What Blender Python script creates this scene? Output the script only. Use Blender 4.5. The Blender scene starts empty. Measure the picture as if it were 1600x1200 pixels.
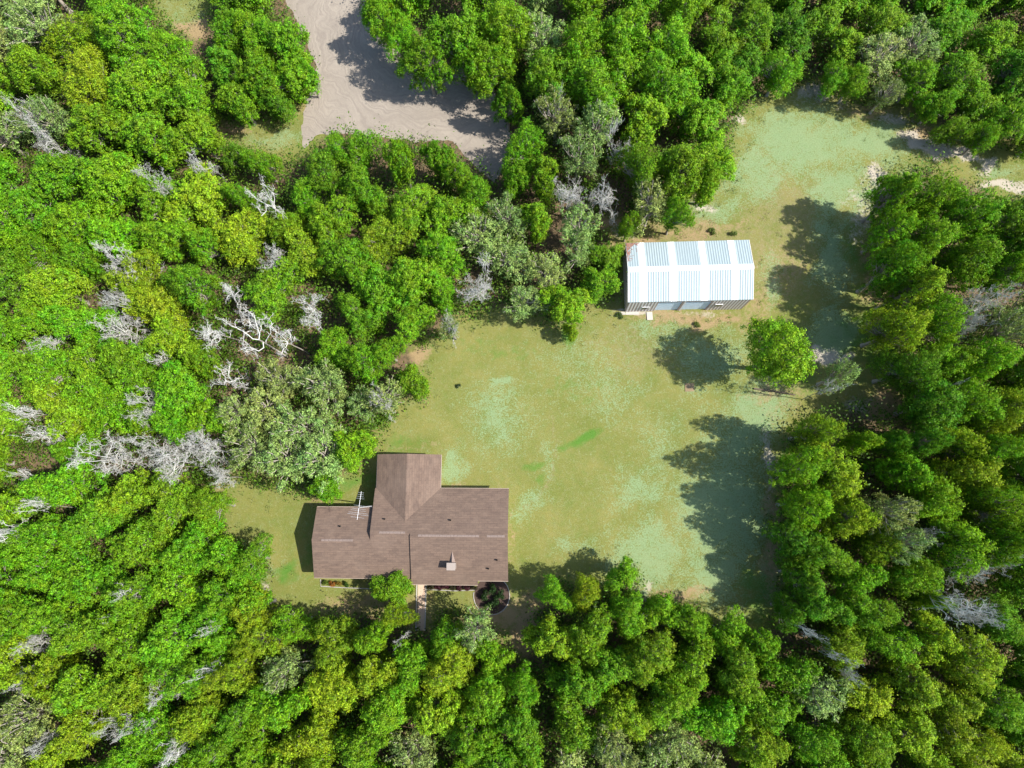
import bpy, bmesh, math, random
import numpy as np
from mathutils import Vector, Matrix, noise as mnoise

scene = bpy.context.scene
# ------------------------------------------------------------------ camera
CAM_H, FPX, NX, NY = 70.0, 1109.0, 45.0, 180.0      # height, focal length in photo pixels, nadir offset
th = math.asin(NY / math.sqrt(NX*NX + NY*NY + FPX*FPX)); ph = math.atan2(NX, FPX)
r0 = Vector((1, 0, 0)); f0 = Vector((0, math.sin(th), -math.cos(th))); UP = Vector((0, math.cos(th), math.sin(th)))
RT = r0*math.cos(ph) + f0*math.sin(ph); FW = f0*math.cos(ph) - r0*math.sin(ph)
cam_data = bpy.data.cameras.new('camera'); cam = bpy.data.objects.new('camera', cam_data)
scene.collection.objects.link(cam)
cam.matrix_world = Matrix(((RT.x, UP.x, -FW.x, 0), (RT.y, UP.y, -FW.y, 0), (RT.z, UP.z, -FW.z, CAM_H), (0, 0, 0, 1)))
cam_data.sensor_fit = 'HORIZONTAL'; cam_data.sensor_width = 36
cam_data.lens = 36*FPX/1600; cam_data.clip_end = 6000; cam_data.clip_start = 0.5
scene.camera = cam
# ------------------------------------------------------------------ light
SUN_EL, SUN_SOUTH = math.radians(52), math.radians(8)
sd = Vector((math.cos(SUN_EL)*math.cos(SUN_SOUTH), -math.cos(SUN_EL)*math.sin(SUN_SOUTH), math.sin(SUN_EL)))
sun_data = bpy.data.lights.new('sun', 'SUN'); sun_data.energy = 4.6; sun_data.angle = math.radians(0.53)
sun_data.color = (1.0, 0.955, 0.88)
sun = bpy.data.objects.new('sun', sun_data); scene.collection.objects.link(sun)
sun.rotation_euler = (-sd).to_track_quat('-Z', 'Y').to_euler(); sun.location = (40, -5, 60)
w = bpy.data.worlds.new('World'); scene.world = w; w.use_nodes = True
nt = w.node_tree; nt.nodes.clear()
sky = nt.nodes.new('ShaderNodeTexSky'); sky.sky_type = 'NISHITA'; sky.sun_disc = False
sky.sun_elevation = SUN_EL; sky.sun_rotation = math.radians(90) + SUN_SOUTH
bg = nt.nodes.new('ShaderNodeBackground'); bg.inputs[1].default_value = 0.15
wo = nt.nodes.new('ShaderNodeOutputWorld')
nt.links.new(sky.outputs[0], bg.inputs[0]); nt.links.new(bg.outputs[0], wo.inputs[0])
scene.view_settings.view_transform = 'Standard'; scene.view_settings.look = 'None'
scene.view_settings.gamma = 1; scene.view_settings.exposure = 1.05
scene.render.engine = 'CYCLES'
scene.cycles.max_bounces = 6; scene.cycles.diffuse_bounces = 3; scene.cycles.transmission_bounces = 3

C = scene.collection.objects
rnd = random.Random(11)
rng = np.random.default_rng(5)

def P(x, y, z=0.0):
    """photo pixel (1600x1200) -> world point at height z"""
    d = FW*FPX + RT*(x-800) + UP*(600-y)
    t = (z-CAM_H)/d.z
    return Vector((d.x*t, d.y*t, z))
RTn, UPn, FWn = np.array(RT), np.array(UP), np.array(FW)
def project(xyz):
    q = xyz - np.array([0, 0, CAM_H])
    k = q @ FWn; k = np.where(k < 1, 1, k)
    return 800 + FPX*(q @ RTn)/k, 600 - FPX*(q @ UPn)/k

# ------------------------------------------------------------------ tagging
def tag(o, label=None, cat=None, group=None, kind=None):
    if label: o['label'] = label
    if cat: o['category'] = cat
    if group: o['group'] = group
    if kind: o['kind'] = kind
    return o
def empty(name, loc=(0, 0, 0), rz=0):
    o = bpy.data.objects.new(name, None); C.link(o); o.location = loc; o.rotation_euler = (0, 0, rz)
    o.empty_display_size = 0.3
    return o
def link(name, me, mat, parent=None):
    o = bpy.data.objects.new(name, me); C.link(o)
    if mat is not None and len(me.materials) == 0: me.materials.append(mat)
    if parent is not None: o.parent = parent
    return o

# ------------------------------------------------------------------ materials
def newmat(name, rough=0.8, spec=0.2):
    m = bpy.data.materials.new(name); m.use_nodes = True
    n = m.node_tree; b = n.nodes['Principled BSDF']
    b.inputs['Roughness'].default_value = rough
    b.inputs['Specular IOR Level'].default_value = spec
    return m, n, b
def N(n, t, **kw):
    a = n.nodes.new(t)
    for k, v in kw.items():
        if k.startswith('i_'): a.inputs[k[2:].replace('_', ' ')].default_value = v
        else: setattr(a, k, v)
    return a
def mix(n, fac, a, b, mode='MIX'):
    m = n.nodes.new('ShaderNodeMix'); m.data_type = 'RGBA'; m.blend_type = mode; m.clamp_factor = True
    for s, v in ((0, fac), (6, a), (7, b)):
        if hasattr(v, 'is_output'): n.links.new(v, m.inputs[s])
        else: m.inputs[s].default_value = (v if s == 0 else (*v, 1) if len(v) == 3 else v)
    return m.outputs[2]
def math_(n, op, a, b=None, c=None, clamp=False):
    m = n.nodes.new('ShaderNodeMath'); m.operation = op; m.use_clamp = clamp
    for i, v in enumerate((a, b, c)):
        if v is None: continue
        if hasattr(v, 'is_output'): n.links.new(v, m.inputs[i])
        else: m.inputs[i].default_value = v
    return m.outputs[0]
def noise(n, vec, scale, detail=4, rough=0.6, dist=0.0):
    t = N(n, 'ShaderNodeTexNoise'); t.inputs['Scale'].default_value = scale
    t.inputs['Detail'].default_value = detail; t.inputs['Roughness'].default_value = rough
    t.inputs['Distortion'].default_value = dist
    if vec is not None: n.links.new(vec, t.inputs['Vector'])
    return t.outputs['Fac']
def objco(n, scale=(1, 1, 1), rot=(0, 0, 0)):
    tc = N(n, 'ShaderNodeTexCoord'); mp = N(n, 'ShaderNodeMapping')
    mp.inputs['Scale'].default_value = scale; mp.inputs['Rotation'].default_value = rot
    n.links.new(tc.outputs['Object'], mp.inputs['Vector']); return mp.outputs[0]
def bump(n, b, h, strength=0.3, dist=0.05):
    bp = N(n, 'ShaderNodeBump'); bp.inputs['Strength'].default_value = strength; bp.inputs['Distance'].default_value = dist
    n.links.new(h, bp.inputs['Height']); n.links.new(bp.outputs[0], b.inputs['Normal'])
def simple(name, col, rough=0.7, var=0.25, scale=3.0, metal=0.0, spec=0.3):
    m, n, b = newmat(name, rough, spec); co = objco(n)
    nz = noise(n, co, scale, 5)
    dark = tuple(c*(1-var) for c in col); lite = tuple(min(1, c*(1+var)) for c in col)
    n.links.new(mix(n, nz, dark, lite), b.inputs['Base Color'])
    b.inputs['Metallic'].default_value = metal
    bump(n, b, nz, 0.15, 0.01)
    return m

def leaf_mat(name, vary=0.68, trans=0.40):
    m, n, b = newmat(name, 0.55, 0.25)
    oi = N(n, 'ShaderNodeObjectInfo'); ge = N(n, 'ShaderNodeNewGeometry')
    tc = N(n, 'ShaderNodeTexCoord')
    tip = noise(n, tc.outputs['Object'], 0.9, 3)
    hs = N(n, 'ShaderNodeHueSaturation')
    rp = N(n, 'ShaderNodeMapRange'); rp.inputs[3].default_value = 1-vary; rp.inputs[4].default_value = 1+vary
    n.links.new(ge.outputs['Random Per Island'], rp.inputs[0])
    big = N(n, 'ShaderNodeMapRange'); big.inputs[1].default_value = .35; big.inputs[2].default_value = .65; big.inputs[3].default_value = .66; big.inputs[4].default_value = 1.28
    n.links.new(noise(n, tc.outputs['Object'], 1.7, 4), big.inputs[0])
    n.links.new(math_(n, 'MULTIPLY', rp.outputs[0], big.outputs[0]), hs.inputs['Value'])
    hr = N(n, 'ShaderNodeMapRange'); hr.inputs[1].default_value = 0.3; hr.inputs[2].default_value = 0.7
    hr.inputs[3].default_value = 0.465; hr.inputs[4].default_value = 0.525
    n.links.new(tip, hr.inputs[0]); n.links.new(hr.outputs[0], hs.inputs['Hue'])
    n.links.new(oi.outputs['Color'], hs.inputs['Color'])
    n.links.new(hs.outputs[0], b.inputs['Base Color'])
    tr = N(n, 'ShaderNodeBsdfTranslucent')
    tcol = mix(n, 0.5, hs.outputs[0], (0.22, 0.40, 0.02))
    n.links.new(hs.outputs[0], tr.inputs['Color'])
    mx = N(n, 'ShaderNodeMixShader'); mx.inputs[0].default_value = trans
    out = n.nodes['Material Output']
    n.links.new(b.outputs[0], mx.inputs[1]); n.links.new(tr.outputs[0], mx.inputs[2]); n.links.new(mx.outputs[0], out.inputs[0])
    return m
M_LEAF = leaf_mat('leaf')
M_BARK = simple('bark_grey_brown', (0.25, 0.225, 0.19), 0.9, 0.4, 6)
M_BARKPALE = simple('bark_pale', (0.34, 0.30, 0.25), 0.9, 0.3, 5)
M_DEAD = simple('weathered_dead_wood', (0.54, 0.525, 0.485), 0.85, 0.22, 4)
M_MOSS = simple('grey_moss_twigs', (0.43, 0.42, 0.385), 0.95, 0.35, 2.5)

# ------------------------------------------------------------------ mesh helpers
def mesh_from(name, verts, faces_list):
    """verts (n,3); faces_list = list of (m,k) int arrays"""
    me = bpy.data.meshes.new(name)
    me.vertices.add(len(verts)); me.vertices.foreach_set('co', np.ascontiguousarray(verts, dtype=np.float32).ravel())
    loops = np.concatenate([f.ravel() for f in faces_list]).astype(np.int32)
    cnt = np.concatenate([np.full(len(f), f.shape[1], np.int32) for f in faces_list])
    st = np.concatenate([[0], np.cumsum(cnt)[:-1]]).astype(np.int32)
    me.loops.add(len(loops)); me.loops.foreach_set('vertex_index', loops)
    me.polygons.add(len(cnt)); me.polygons.foreach_set('loop_start', st)
    try: me.polygons.foreach_set('loop_total', cnt)
    except Exception: pass
    me.update(calc_edges=True); me.validate()
    return me
def unit(a):
    return a/np.maximum(np.linalg.norm(a, axis=-1, keepdims=True), 1e-6)
def leaves_mesh(name, pos, nrm, L, Wd=0.5):
    """rhombic leaf sprays at pos facing nrm"""
    n = len(pos); nrm = unit(nrm)
    t = unit(np.cross(nrm, unit(rng.normal(size=(n, 3))))); b = np.cross(nrm, t)
    L = np.broadcast_to(L, (n,))[:, None]
    cup = nrm*L*0.12
    v = np.stack([pos - t*L*.5, pos + b*L*Wd*.5 + cup, pos + t*L*.5, pos - b*L*Wd*.5 + cup], 1).reshape(-1, 3)
    f = np.arange(4*n).reshape(n, 4)
    return mesh_from(name, v, [f])

class Tubes:
    def __init__(s): s.v = []; s.f = []; s.n = 0
    def add(s, pts, rad, k=5):
        pts = np.asarray(pts, float); m = len(pts)
        d = np.gradient(pts, axis=0); d = unit(d)
        ref = np.where(np.abs(d[:, 2:3]) > .9, np.array([[1., 0, 0]]), np.array([[0, 0, 1.]]))
        a = unit(np.cross(d, ref)); b = np.cross(d, a)
        ang = np.arange(k)*2*math.pi/k
        ring = pts[:, None] + np.asarray(rad)[:, None, None]*(a[:, None]*np.cos(ang)[None, :, None] + b[:, None]*np.sin(ang)[None, :, None])
        s.v.append(ring.reshape(-1, 3))
        i = np.arange(m-1)[:, None]*k; j = np.arange(k)[None]; j2 = (j+1) % k
        q = np.stack([i+j, i+j2, i+k+j2, i+k+j], -1).reshape(-1, 4) + s.n
        s.f.append(q); s.n += m*k
    def mesh(s, name):
        return mesh_from(name, np.concatenate(s.v), s.f)

def limb_path(p, d, L, n, wig, rg, lift=0.0):
    pts = [np.array(p, float)]; d = np.array(d, float)
    for i in range(n):
        d = d + rg.normal(size=3)*wig; d[2] += lift; d /= np.linalg.norm(d)
        pts.append(pts[-1] + d*L/n)
    return np.array(pts), d

# ------------------------------------------------------------------ tree prototypes
H0, R0 = 9.0, 3.4
def crown_proto(seed, nmain=34, nleaf=15000, leaf=0.2, lobe=(0.22, 0.34), irregular=0.2, flat=0.62, sparse=0.0):
    rg = np.random.default_rng(seed)
    ph_ = rg.uniform(0, 6.28, 4)
    def out(a): return R0*(1 - irregular + irregular*(0.6*np.sin(2*a+ph_[0]) + .5*np.sin(3*a+ph_[1]) + .4*np.sin(5*a+ph_[2])))
    lobes = []; tries = 0
    nb = rg.integers(5, 9); ba = rg.uniform(0, 6.28, nb); br = R0*rg.uniform(.1, .8, nb); bc = np.stack([br*np.cos(ba), br*np.sin(ba)], 1); bw_ = rg.uniform(.6, 1.2, nb)
    def bulge(x, y): return float(np.max(np.exp(-((bc[:, 0]-x)**2+(bc[:, 1]-y)**2)/(2*bw_**2))))
    while len(lobes) < nmain and tries < 6000:
        tries += 1
        a = rg.uniform(0, 6.28); rr = math.sqrt(rg.uniform(0, 1)); lr = R0*rg.uniform(*lobe)*(1 - .25*rr)
        ro = out(a) - lr*.75
        x, y = rr*ro*math.cos(a), rr*ro*math.sin(a)
        top = H0 - lr - (rr**2.2)*R0*flat - rg.uniform(0, 1.2) - 1.7*(1-bulge(x, y))
        q = np.array([x, y, top])
        if all(np.linalg.norm(q-l[0]) > .76*(lr+l[1]) for l in lobes): lobes.append((q, lr))
    nring = int(nmain*.85)
    for i in range(nring):                      # lower skirts so the crown has a body from the side
        a = rg.uniform(0, 6.28); lr = R0*rg.uniform(*lobe); ro = (out(a)-lr)*rg.uniform(.45, .95)
        lobes.append((np.array([ro*math.cos(a), ro*math.sin(a), H0 - R0*flat - rg.uniform(1.2, 5.0)]), lr))
    pos, nrm, siz = [], [], []
    wts = np.array([l[1]**2*(1 if i < nmain else .5) for i, l in enumerate(lobes)]); wts /= wts.sum()
    for (c, lr), wt in zip(lobes, wts):
        ns = 13
        sdv = unit(rg.normal(size=(ns, 3)) + np.array([0, 0, .45]))
        sc = c + sdv*lr*rg.uniform(.5, 1.22, (ns, 1)); sr = lr*rg.uniform(.17, .38, ns)
        n = int(nleaf*wt)
        k = rg.integers(0, ns, n)
        g = rg.normal(size=(n, 3))*np.array([1, 1, .8]); gl = np.linalg.norm(g, axis=1, keepdims=True)
        g = g*np.minimum(1, 2.4/gl); dv = unit(g + np.array([0, 0, .15]))
        p = sc[k] + g*(sr[k]*.52)[:, None]
        stray = rg.uniform(size=n) < .10
        p = p + rg.normal(size=(n, 3))*np.where(stray, .24, .04)[:, None]
        if sparse > 0:
            keep = np.array([mnoise.noise(Vector(q*1.1)) for q in p]) > (-.35 + sparse)
            p, dv, k = p[keep], dv[keep], k[keep]; n = len(p)
        pos.append(p); siz.append(leaf*rg.uniform(.65, 1.35, n))
        nrm.append(dv*.45 + unit(p-c)*.50 + np.array([.12, 0, .50]) + rg.normal(size=(n, 3))*.34)
    return dict(pos=np.concatenate(pos), nrm=np.concatenate(nrm), siz=np.concatenate(siz), lobes=lobes, nmain=nmain)

def trunk_proto(cp, seed, forks=6, thick=0.2, reach=0.8):
    rg = np.random.default_rng(seed); T = Tubes()
    n = 7; base = np.zeros(3); pts = [base]
    for i in range(n): pts.append(pts[-1] + np.array([rg.normal()*.05, rg.normal()*.05, H0*.42/n]))
    pts = np.array(pts); r = np.linspace(thick*1.0, thick*.72, n+1); r[0] *= 1.5; r[1] *= 1.12
    T.add(pts, r, 8); top = pts[-1]
    for q, lr in cp['lobes'][:cp['nmain']]:
        s0 = pts[rg.integers(4, n+1)]
        e = s0 + (q - s0)*reach; m = 6
        t = np.linspace(0, 1, m+1)[:, None]
        mid = s0 + (e-s0)*t + np.array([0, 0, 1.])*np.sin(t*3.14)*(.15) + rg.normal(size=(m+1, 3))*.10*np.sin(t*3.14)
        T.add(mid, np.linspace(thick*.42, thick*.13, m+1), 5)
    return T

def dead_proto(seed, twig=1, levels=3, spread=1.0, thick=0.17, wig=.28, nlimb=6):
    rg = np.random.default_rng(seed); T = Tubes()
    p = np.array([0, 0, 0.]); d = np.array([rg.normal()*.06, rg.normal()*.06, 1.])
    tr, d = limb_path(p, d, H0*.62, 8, .07, rg); K = Tubes(); K.add(tr, np.linspace(thick*1.3, thick*.8, 9), 8)
    def grow(p, d, L, r, lev):
        m = max(3, int(6 - lev*.8)); pts, dd = limb_path(p, d, L, m, wig + .06*lev, rg, .03)
        T.add(pts, np.linspace(r, r*.42, m+1), 5 if lev < 2 else 4)
        if lev >= levels: return
        kids = (3 if lev < levels-1 else 3) + (twig if lev >= 1 else 0)
        for i in range(kids):
            t = rg.uniform(.3, 1.0); j = min(m-1, int(t*m)); q = pts[j] + (pts[j+1]-pts[j])*(t*m-j)
            ax = unit(rg.normal(size=3)); nd = unit(dd + ax*1.0 + np.array([0, 0, .10]))
            grow(q, nd, L*rg.uniform(.38, .62), max(r*.52, .017), lev+1)
    a0 = rg.uniform(0, 6.28)
    for i in range(nlimb):
        a = a0 + i*6.28/nlimb + rg.uniform(-.35, .35); j = rg.integers(5, 9)
        d = unit(np.array([math.cos(a)*spread, math.sin(a)*spread, rg.uniform(.35, 1.0)]))
        grow(tr[j], d, R0*rg.uniform(.8, 1.3), thick*.62, 1)
    return T.mesh('bare_branches'), K.mesh('bare_trunk')

DENSE, SPARSE, DEADP, MOSSP = [], [], [], []
for i in range(14):
    q = random.Random(900+i)
    a_ = q.uniform(.09, .15)
    cp = crown_proto(100+i, nmain=int(q.uniform(48, 95)), nleaf=29000, leaf=q.uniform(.125, .165), lobe=(a_, a_+q.uniform(.05, .17)),
                     irregular=q.uniform(.24, .46), flat=q.uniform(.42, .75))
    DENSE.append((cp, leaves_mesh('crown_leaves', cp['pos'], cp['nrm'], cp['siz']), trunk_proto(cp, 200+i, thick=.2).mesh('trunk_wood')))
for i in range(4):
    cp = crown_proto(300+i, nmain=32, nleaf=12000, leaf=.165, lobe=(.14, .24), irregular=.25, flat=.45, sparse=.12)
    SPARSE.append((cp, leaves_mesh('sparse_leaves', cp['pos'], cp['nrm'], cp['siz']), trunk_proto(cp, 400+i, thick=.22, reach=1.15).mesh('pale_wood')))
for i in range(6):
    DEADP.append(dead_proto(500+i, twig=1, levels=4, thick=.125, wig=.36, nlimb=[6, 7, 8, 6, 7, 5][i]))
for i in range(4):
    MOSSP.append(dead_proto(600+i, twig=2, levels=4, thick=.11, wig=.34, nlimb=11))
for t in DENSE: t[1].materials.append(M_LEAF); t[2].materials.append(M_BARK)
for t in SPARSE: t[1].materials.append(M_LEAF); t[2].materials.append(M_BARKPALE)
for m, k in DEADP: m.materials.append(M_DEAD); k.materials.append(M_BARK)
for m, k in MOSSP: m.materials.append(M_MOSS); k.materials.append(M_BARK)

# ------------------------------------------------------------------ layout in photo pixels, turned into ground positions
LAWN = [(590,690),(612,655),(662,622),(668,580),(655,548),(690,530),(725,500),(790,492),(850,505),(892,520),(905,515),(930,482),(968,462),(973,400),(965,365),(945,350),(985,358),(1060,352),(1085,320),(1148,272),(1150,222),(1165,178),(1215,155),(1245,135),(1290,135),(1330,168),(1400,162),(1440,190),(1480,232),(1530,236),(1640,240),(1900,250),(1900,305),(1640,300),(1560,297),(1510,268),(1450,252),(1400,262),(1372,310),(1368,380),(1368,450),(1385,520),(1395,590),(1412,650),(1390,658),(1370,640),(1335,622),(1285,640),(1225,690),(1215,760),(1200,830),(1212,900),(1225,958),(1190,975),(1100,958),(1062,938),(1012,928),(990,882),(960,880),(942,912),(885,905),(838,925),(822,960),(812,1012),(790,982),(745,950),(700,955),(672,972),(640,975),(620,955),(560,945),(500,965),(430,960),(408,920),(415,885),(398,850),(355,845),(335,790),(350,758),(400,758),(490,782),(530,762),(578,742),(585,710)]
DRIVE = [(440,-60),(445,0),(472,50),(496,105),(478,165),(470,200),(474,235),(492,212),(540,208),(580,214),(650,222),(700,218),(730,245),(772,285),(800,240),(790,170),(745,125),(690,95),(640,70),(600,40),(570,10),(560,-60)]
WEDGE = [(330,205),(355,216),(400,228),(440,252),(470,238),(492,212),(500,190),(498,130),(478,165),(430,190)]
WEDGE2 = [(228,-30),(262,30),(305,48),(318,30),(330,-30)]
HOLES = [(130,455,24),(308,45,16),(835,345,10),(870,385,26),(640,560,18),(470,660,14),(1425,690,14),(1300,1010,8),(830,1000,22),(960,350,16),(385,545,10),(600,1100,6),(980,1010,8)]
CLEAR = [LAWN, DRIVE, WEDGE, WEDGE2]
def seg_dist(px, py, poly):
    a = np.array(poly, float); b = np.roll(a, -1, 0)
    px = np.atleast_1d(px)[:, None]; py = np.atleast_1d(py)[:, None]
    dx, dy = (b-a)[:, 0], (b-a)[:, 1]
    t = np.clip(((px-a[:, 0])*dx + (py-a[:, 1])*dy)/(dx*dx+dy*dy+1e-9), 0, 1)
    d = np.sqrt((px-a[:, 0]-t*dx)**2 + (py-a[:, 1]-t*dy)**2).min(1)
    c = ((a[:, 1] > py) != (b[:, 1] > py)) & (px < dx*(py-a[:, 1])/(np.where(dy == 0, 1e-9, dy)) + a[:, 0])
    inside = c.sum(1) % 2 == 1
    return np.where(inside, -d, d)          # negative inside
def clear_dist(px, py, chunk=20000):
    px = np.atleast_1d(px); py = np.atleast_1d(py); o = np.full(len(px), 1e9)
    for i in range(0, len(px), chunk):
        s = slice(i, i+chunk)
        for p in CLEAR: o[s] = np.minimum(o[s], seg_dist(px[s], py[s], p))
    return o

# x, y, radius in photo pixels, kind: g mid, b bright, y yellow, d deep, s silvery, D bare dead, m mossy grey
T_IN = '''
45,25,48,s 110,50,50,y 180,40,52,g 255,75,44,b 130,115,52,y 210,130,55,g 285,135,48,g 40,100,42,g 60,175,40,s 140,190,54,g 225,205,54,b 300,205,46,g
352,35,34,b 392,42,44,g 440,55,40,b 452,112,44,b 398,108,44,g 420,142,36,d 366,152,38,g 345,95,36,d 474,108,19,b
365,238,28,d 402,248,26,b 300,308,64,y 90,265,50,b 165,275,50,b 235,300,36,g 40,320,50,b 110,345,48,g 175,365,48,b 370,365,48,y 365,300,24,b
590,18,38,g 628,48,38,b 662,85,44,g 715,48,50,b 765,95,44,g 730,92,28,b 790,35,50,g 850,50,48,s 860,110,52,g 915,60,48,b 970,45,48,b 925,125,52,g 985,110,52,b 1040,55,48,g 1035,120,52,b 870,168,40,s 935,185,42,s 1010,180,48,g 1085,110,48,b 1090,175,48,b 1130,55,48,g 1145,120,42,b 1120,235,42,b 1070,255,50,g 1110,275,34,b 1005,250,42,g 1020,310,44,s 1060,325,28,b 985,345,22,g 820,215,44,b 850,265,36,g 810,270,30,b 905,235,40,s 790,150,30,g
520,226,30,b 560,224,34,g 500,262,34,d 620,240,36,b 680,238,34,g 716,268,28,b 742,300,30,b 560,290,46,g 640,320,48,g 590,370,50,y 510,340,46,g 700,330,44,b 540,400,44,g 480,395,46,y
745,360,46,s 792,335,38,s 835,335,36,g 795,400,46,s 850,420,40,s 905,345,40,s 950,400,34,g 905,390,30,s 880,470,44,g 935,440,34,g 820,470,36,s 892,515,18,y 645,430,48,b 690,455,30,b 600,450,50,b 640,500,36,g 555,490,46,g 560,560,40,b 600,545,30,g 640,595,30,g 595,620,38,s 560,630,30,s 700,508,20,s 520,545,36,g
500,600,50,s 470,665,54,s 410,640,50,s 385,700,48,s 440,715,50,s 500,715,52,s 545,700,40,g 505,760,30,g 360,640,34,s 430,590,40,s
240,470,56,y 200,430,42,y 260,530,50,y 290,440,44,g 110,500,46,b 70,445,50,y 45,490,44,b 310,560,34,g 270,610,52,b 320,650,40,b 190,570,52,g 130,590,50,g 90,640,50,y 60,570,50,g 165,640,50,b 260,665,38,b 215,655,26,g 110,700,32,b 195,770,46,y 260,780,50,y 320,790,36,y 85,760,52,b 145,810,50,b 215,850,50,g 290,860,50,b 45,850,50,g 60,900,50,b 130,900,54,g 200,930,50,b 275,920,54,b 345,880,44,b 385,878,34,g 350,940,46,b 60,960,50,b 110,990,52,g 190,1000,54,g 260,1000,54,b 330,990,46,b 385,955,36,y 400,1000,46,y 450,985,36,g 350,1060,46,y 280,1060,52,g 120,1080,56,b 60,1060,44,y 190,1090,50,y 25,1130,44,s 110,1150,50,y 230,1150,52,b 300,1130,46,y 370,1120,48,g 330,1175,44,b 440,1050,44,s 430,1110,46,b
520,1010,46,y 520,1075,50,y 490,1150,50,y 580,1000,32,g 585,1055,44,y 600,1110,46,g 560,1170,46,g 640,1040,40,g 694,1000,34,g 742,985,38,s 700,1050,50,y 770,1030,34,b 690,1120,52,y 760,1090,50,b 810,1140,46,g 640,1180,44,s 740,1165,46,g 815,1075,34,b 612,920,34,b 615,965,28,y
868,932,40,g 918,928,36,y 860,1000,46,y 920,1000,48,g 975,900,34,g 980,960,40,g 1030,960,40,b 960,1045,50,b 900,1070,50,g 1015,1030,50,y 1080,975,42,g 1090,1035,50,g 1140,1000,46,b 1195,1010,34,g 1160,1060,50,y 1050,1095,52,g 980,1120,50,y 900,1140,50,g 1120,1130,50,b 1200,1110,50,g 1060,1165,46,s 1190,1170,46,y 960,1175,44,s 1240,1060,44,g
1226,545,58,y 1322,582,30,s 1290,672,42,y 1262,730,44,g 1315,740,58,y 1350,690,28,g 1270,790,42,b 1335,810,44,y 1250,845,40,d 1300,870,50,g 1345,905,44,b 1262,905,38,d 1240,960,28,d 1290,950,44,d 1420,735,42,b 1470,780,48,b 1530,740,50,y 1580,790,46,g 1400,690,24,d 1510,850,50,b 1580,850,36,g 1400,800,42,s 1425,850,40,s 1380,850,36,y 1440,900,44,g 1370,960,46,g 1325,1010,44,y 1400,1010,50,b 1465,1000,44,y 1470,940,30,g 1530,1040,50,y 1580,980,44,d 1290,1090,48,s 1360,1090,50,y 1440,1080,50,y 1500,1120,50,y 1570,1110,48,g 1280,1160,46,g 1360,1160,48,g 1430,1150,50,y 1540,1175,44,y
1410,292,42,g 1405,350,40,b 1470,300,46,g 1465,370,50,b 1410,410,38,g 1445,440,46,y 1530,330,50,b 1530,400,46,g 1590,340,46,d 1585,415,36,b 1420,505,44,y 1480,490,44,g 1440,570,44,d 1500,560,46,g 1560,560,46,b 1590,510,36,s 1470,630,46,d 1530,630,46,g 1590,640,44,y 1455,690,36,d 1510,690,42,y 1575,700,40,g
1180,30,48,g 1240,40,48,d 1225,100,40,b 1170,95,36,d 1290,25,40,g 1325,65,34,y 1310,115,30,b 1340,120,26,b 1380,80,46,s 1390,30,44,g 1440,60,46,s 1440,115,38,g 1395,135,26,s 1490,40,44,b 1505,110,42,g 1475,155,30,b 1550,60,44,g 1600,100,44,d 1540,155,38,g 1590,178,38,b 1497,195,26,g 1548,205,24,b
'''
DEAD_IN = '''
420,300,30,D 472,462,24,D 484,505,22,D 400,530,40,D 447,530,27,D 350,462,24,D 328,507,25,D 228,552,14,D 343,590,27,D 23,640,16,D 38,678,20,D 66,680,18,D 10,745,16,D 45,795,18,D 12,835,22,D 195,915,18,D 158,975,14,D 275,1165,24,D 330,1062,20,D 955,182,16,D 752,410,16,D 895,290,30,m 945,297,28,m 975,222,20,m 178,412,34,m 173,465,20,m 172,515,32,m 55,540,28,m 222,620,20,m 213,647,22,m 155,712,38,m 222,700,24,m 255,722,32,m 290,690,28,m 320,702,26,m 326,742,18,m 415,395,24,m 240,278,20,m 742,440,28,m 35,1010,20,m 32,1065,22,m 58,1165,18,m 176,1140,22,m 212,1142,18,m 262,1078,24,m 318,985,12,D 1545,470,34,m 1525,500,20,m 1525,888,32,m 1575,870,30,m 1490,935,34,D 1546,965,24,m 1316,600,14,D 1345,1058,18,m 1320,1035,12,D 1500,600,10,D 30,165,18,m 58,210,18,m 302,248,18,m 1270,985,10,D 620,1005,12,D 700,505,14,m 590,625,18,m 875,155,14,m 1450,840,20,m
'''
def parse(s):
    o = []
    for t in s.split():
        a = t.split(','); o.append((float(a[0]), float(a[1]), float(a[2]), a[3]))
    return o
trees = parse(T_IN); deads = parse(DEAD_IN)
manual = list(trees)
def blocked(x, y, r, lst, k):
    return any((x-a)**2 + (y-b)**2 < (k*(r+c))**2 for a, b, c, _ in lst)
cand = np.column_stack([rng.uniform(-45, 1645, 14000), rng.uniform(-45, 1245, 14000)])
cd = clear_dist(cand[:, 0], cand[:, 1])
for rad, kk in ((56, .70), (46, .66), (36, .68)):
    for (x, y), dd in zip(cand, cd):
        r = rad*rnd.uniform(.92, 1.08)
        if dd < r*.86: continue
        if blocked(x, y, r, trees, kk) or blocked(x, y, r, deads, .70): continue
        if any((x-a)**2+(y-b)**2 < (c+r*.8)**2 for a, b, c in HOLES): continue
        near = min(manual, key=lambda t: (t[0]-x)**2 + (t[1]-y)**2)
        k = near[3] if rnd.random() < .7 else rnd.choice('gggbbyd')
        trees.append((float(x), float(y), r, k))
print('TREES', len(trees), 'DEAD', len(deads))

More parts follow.
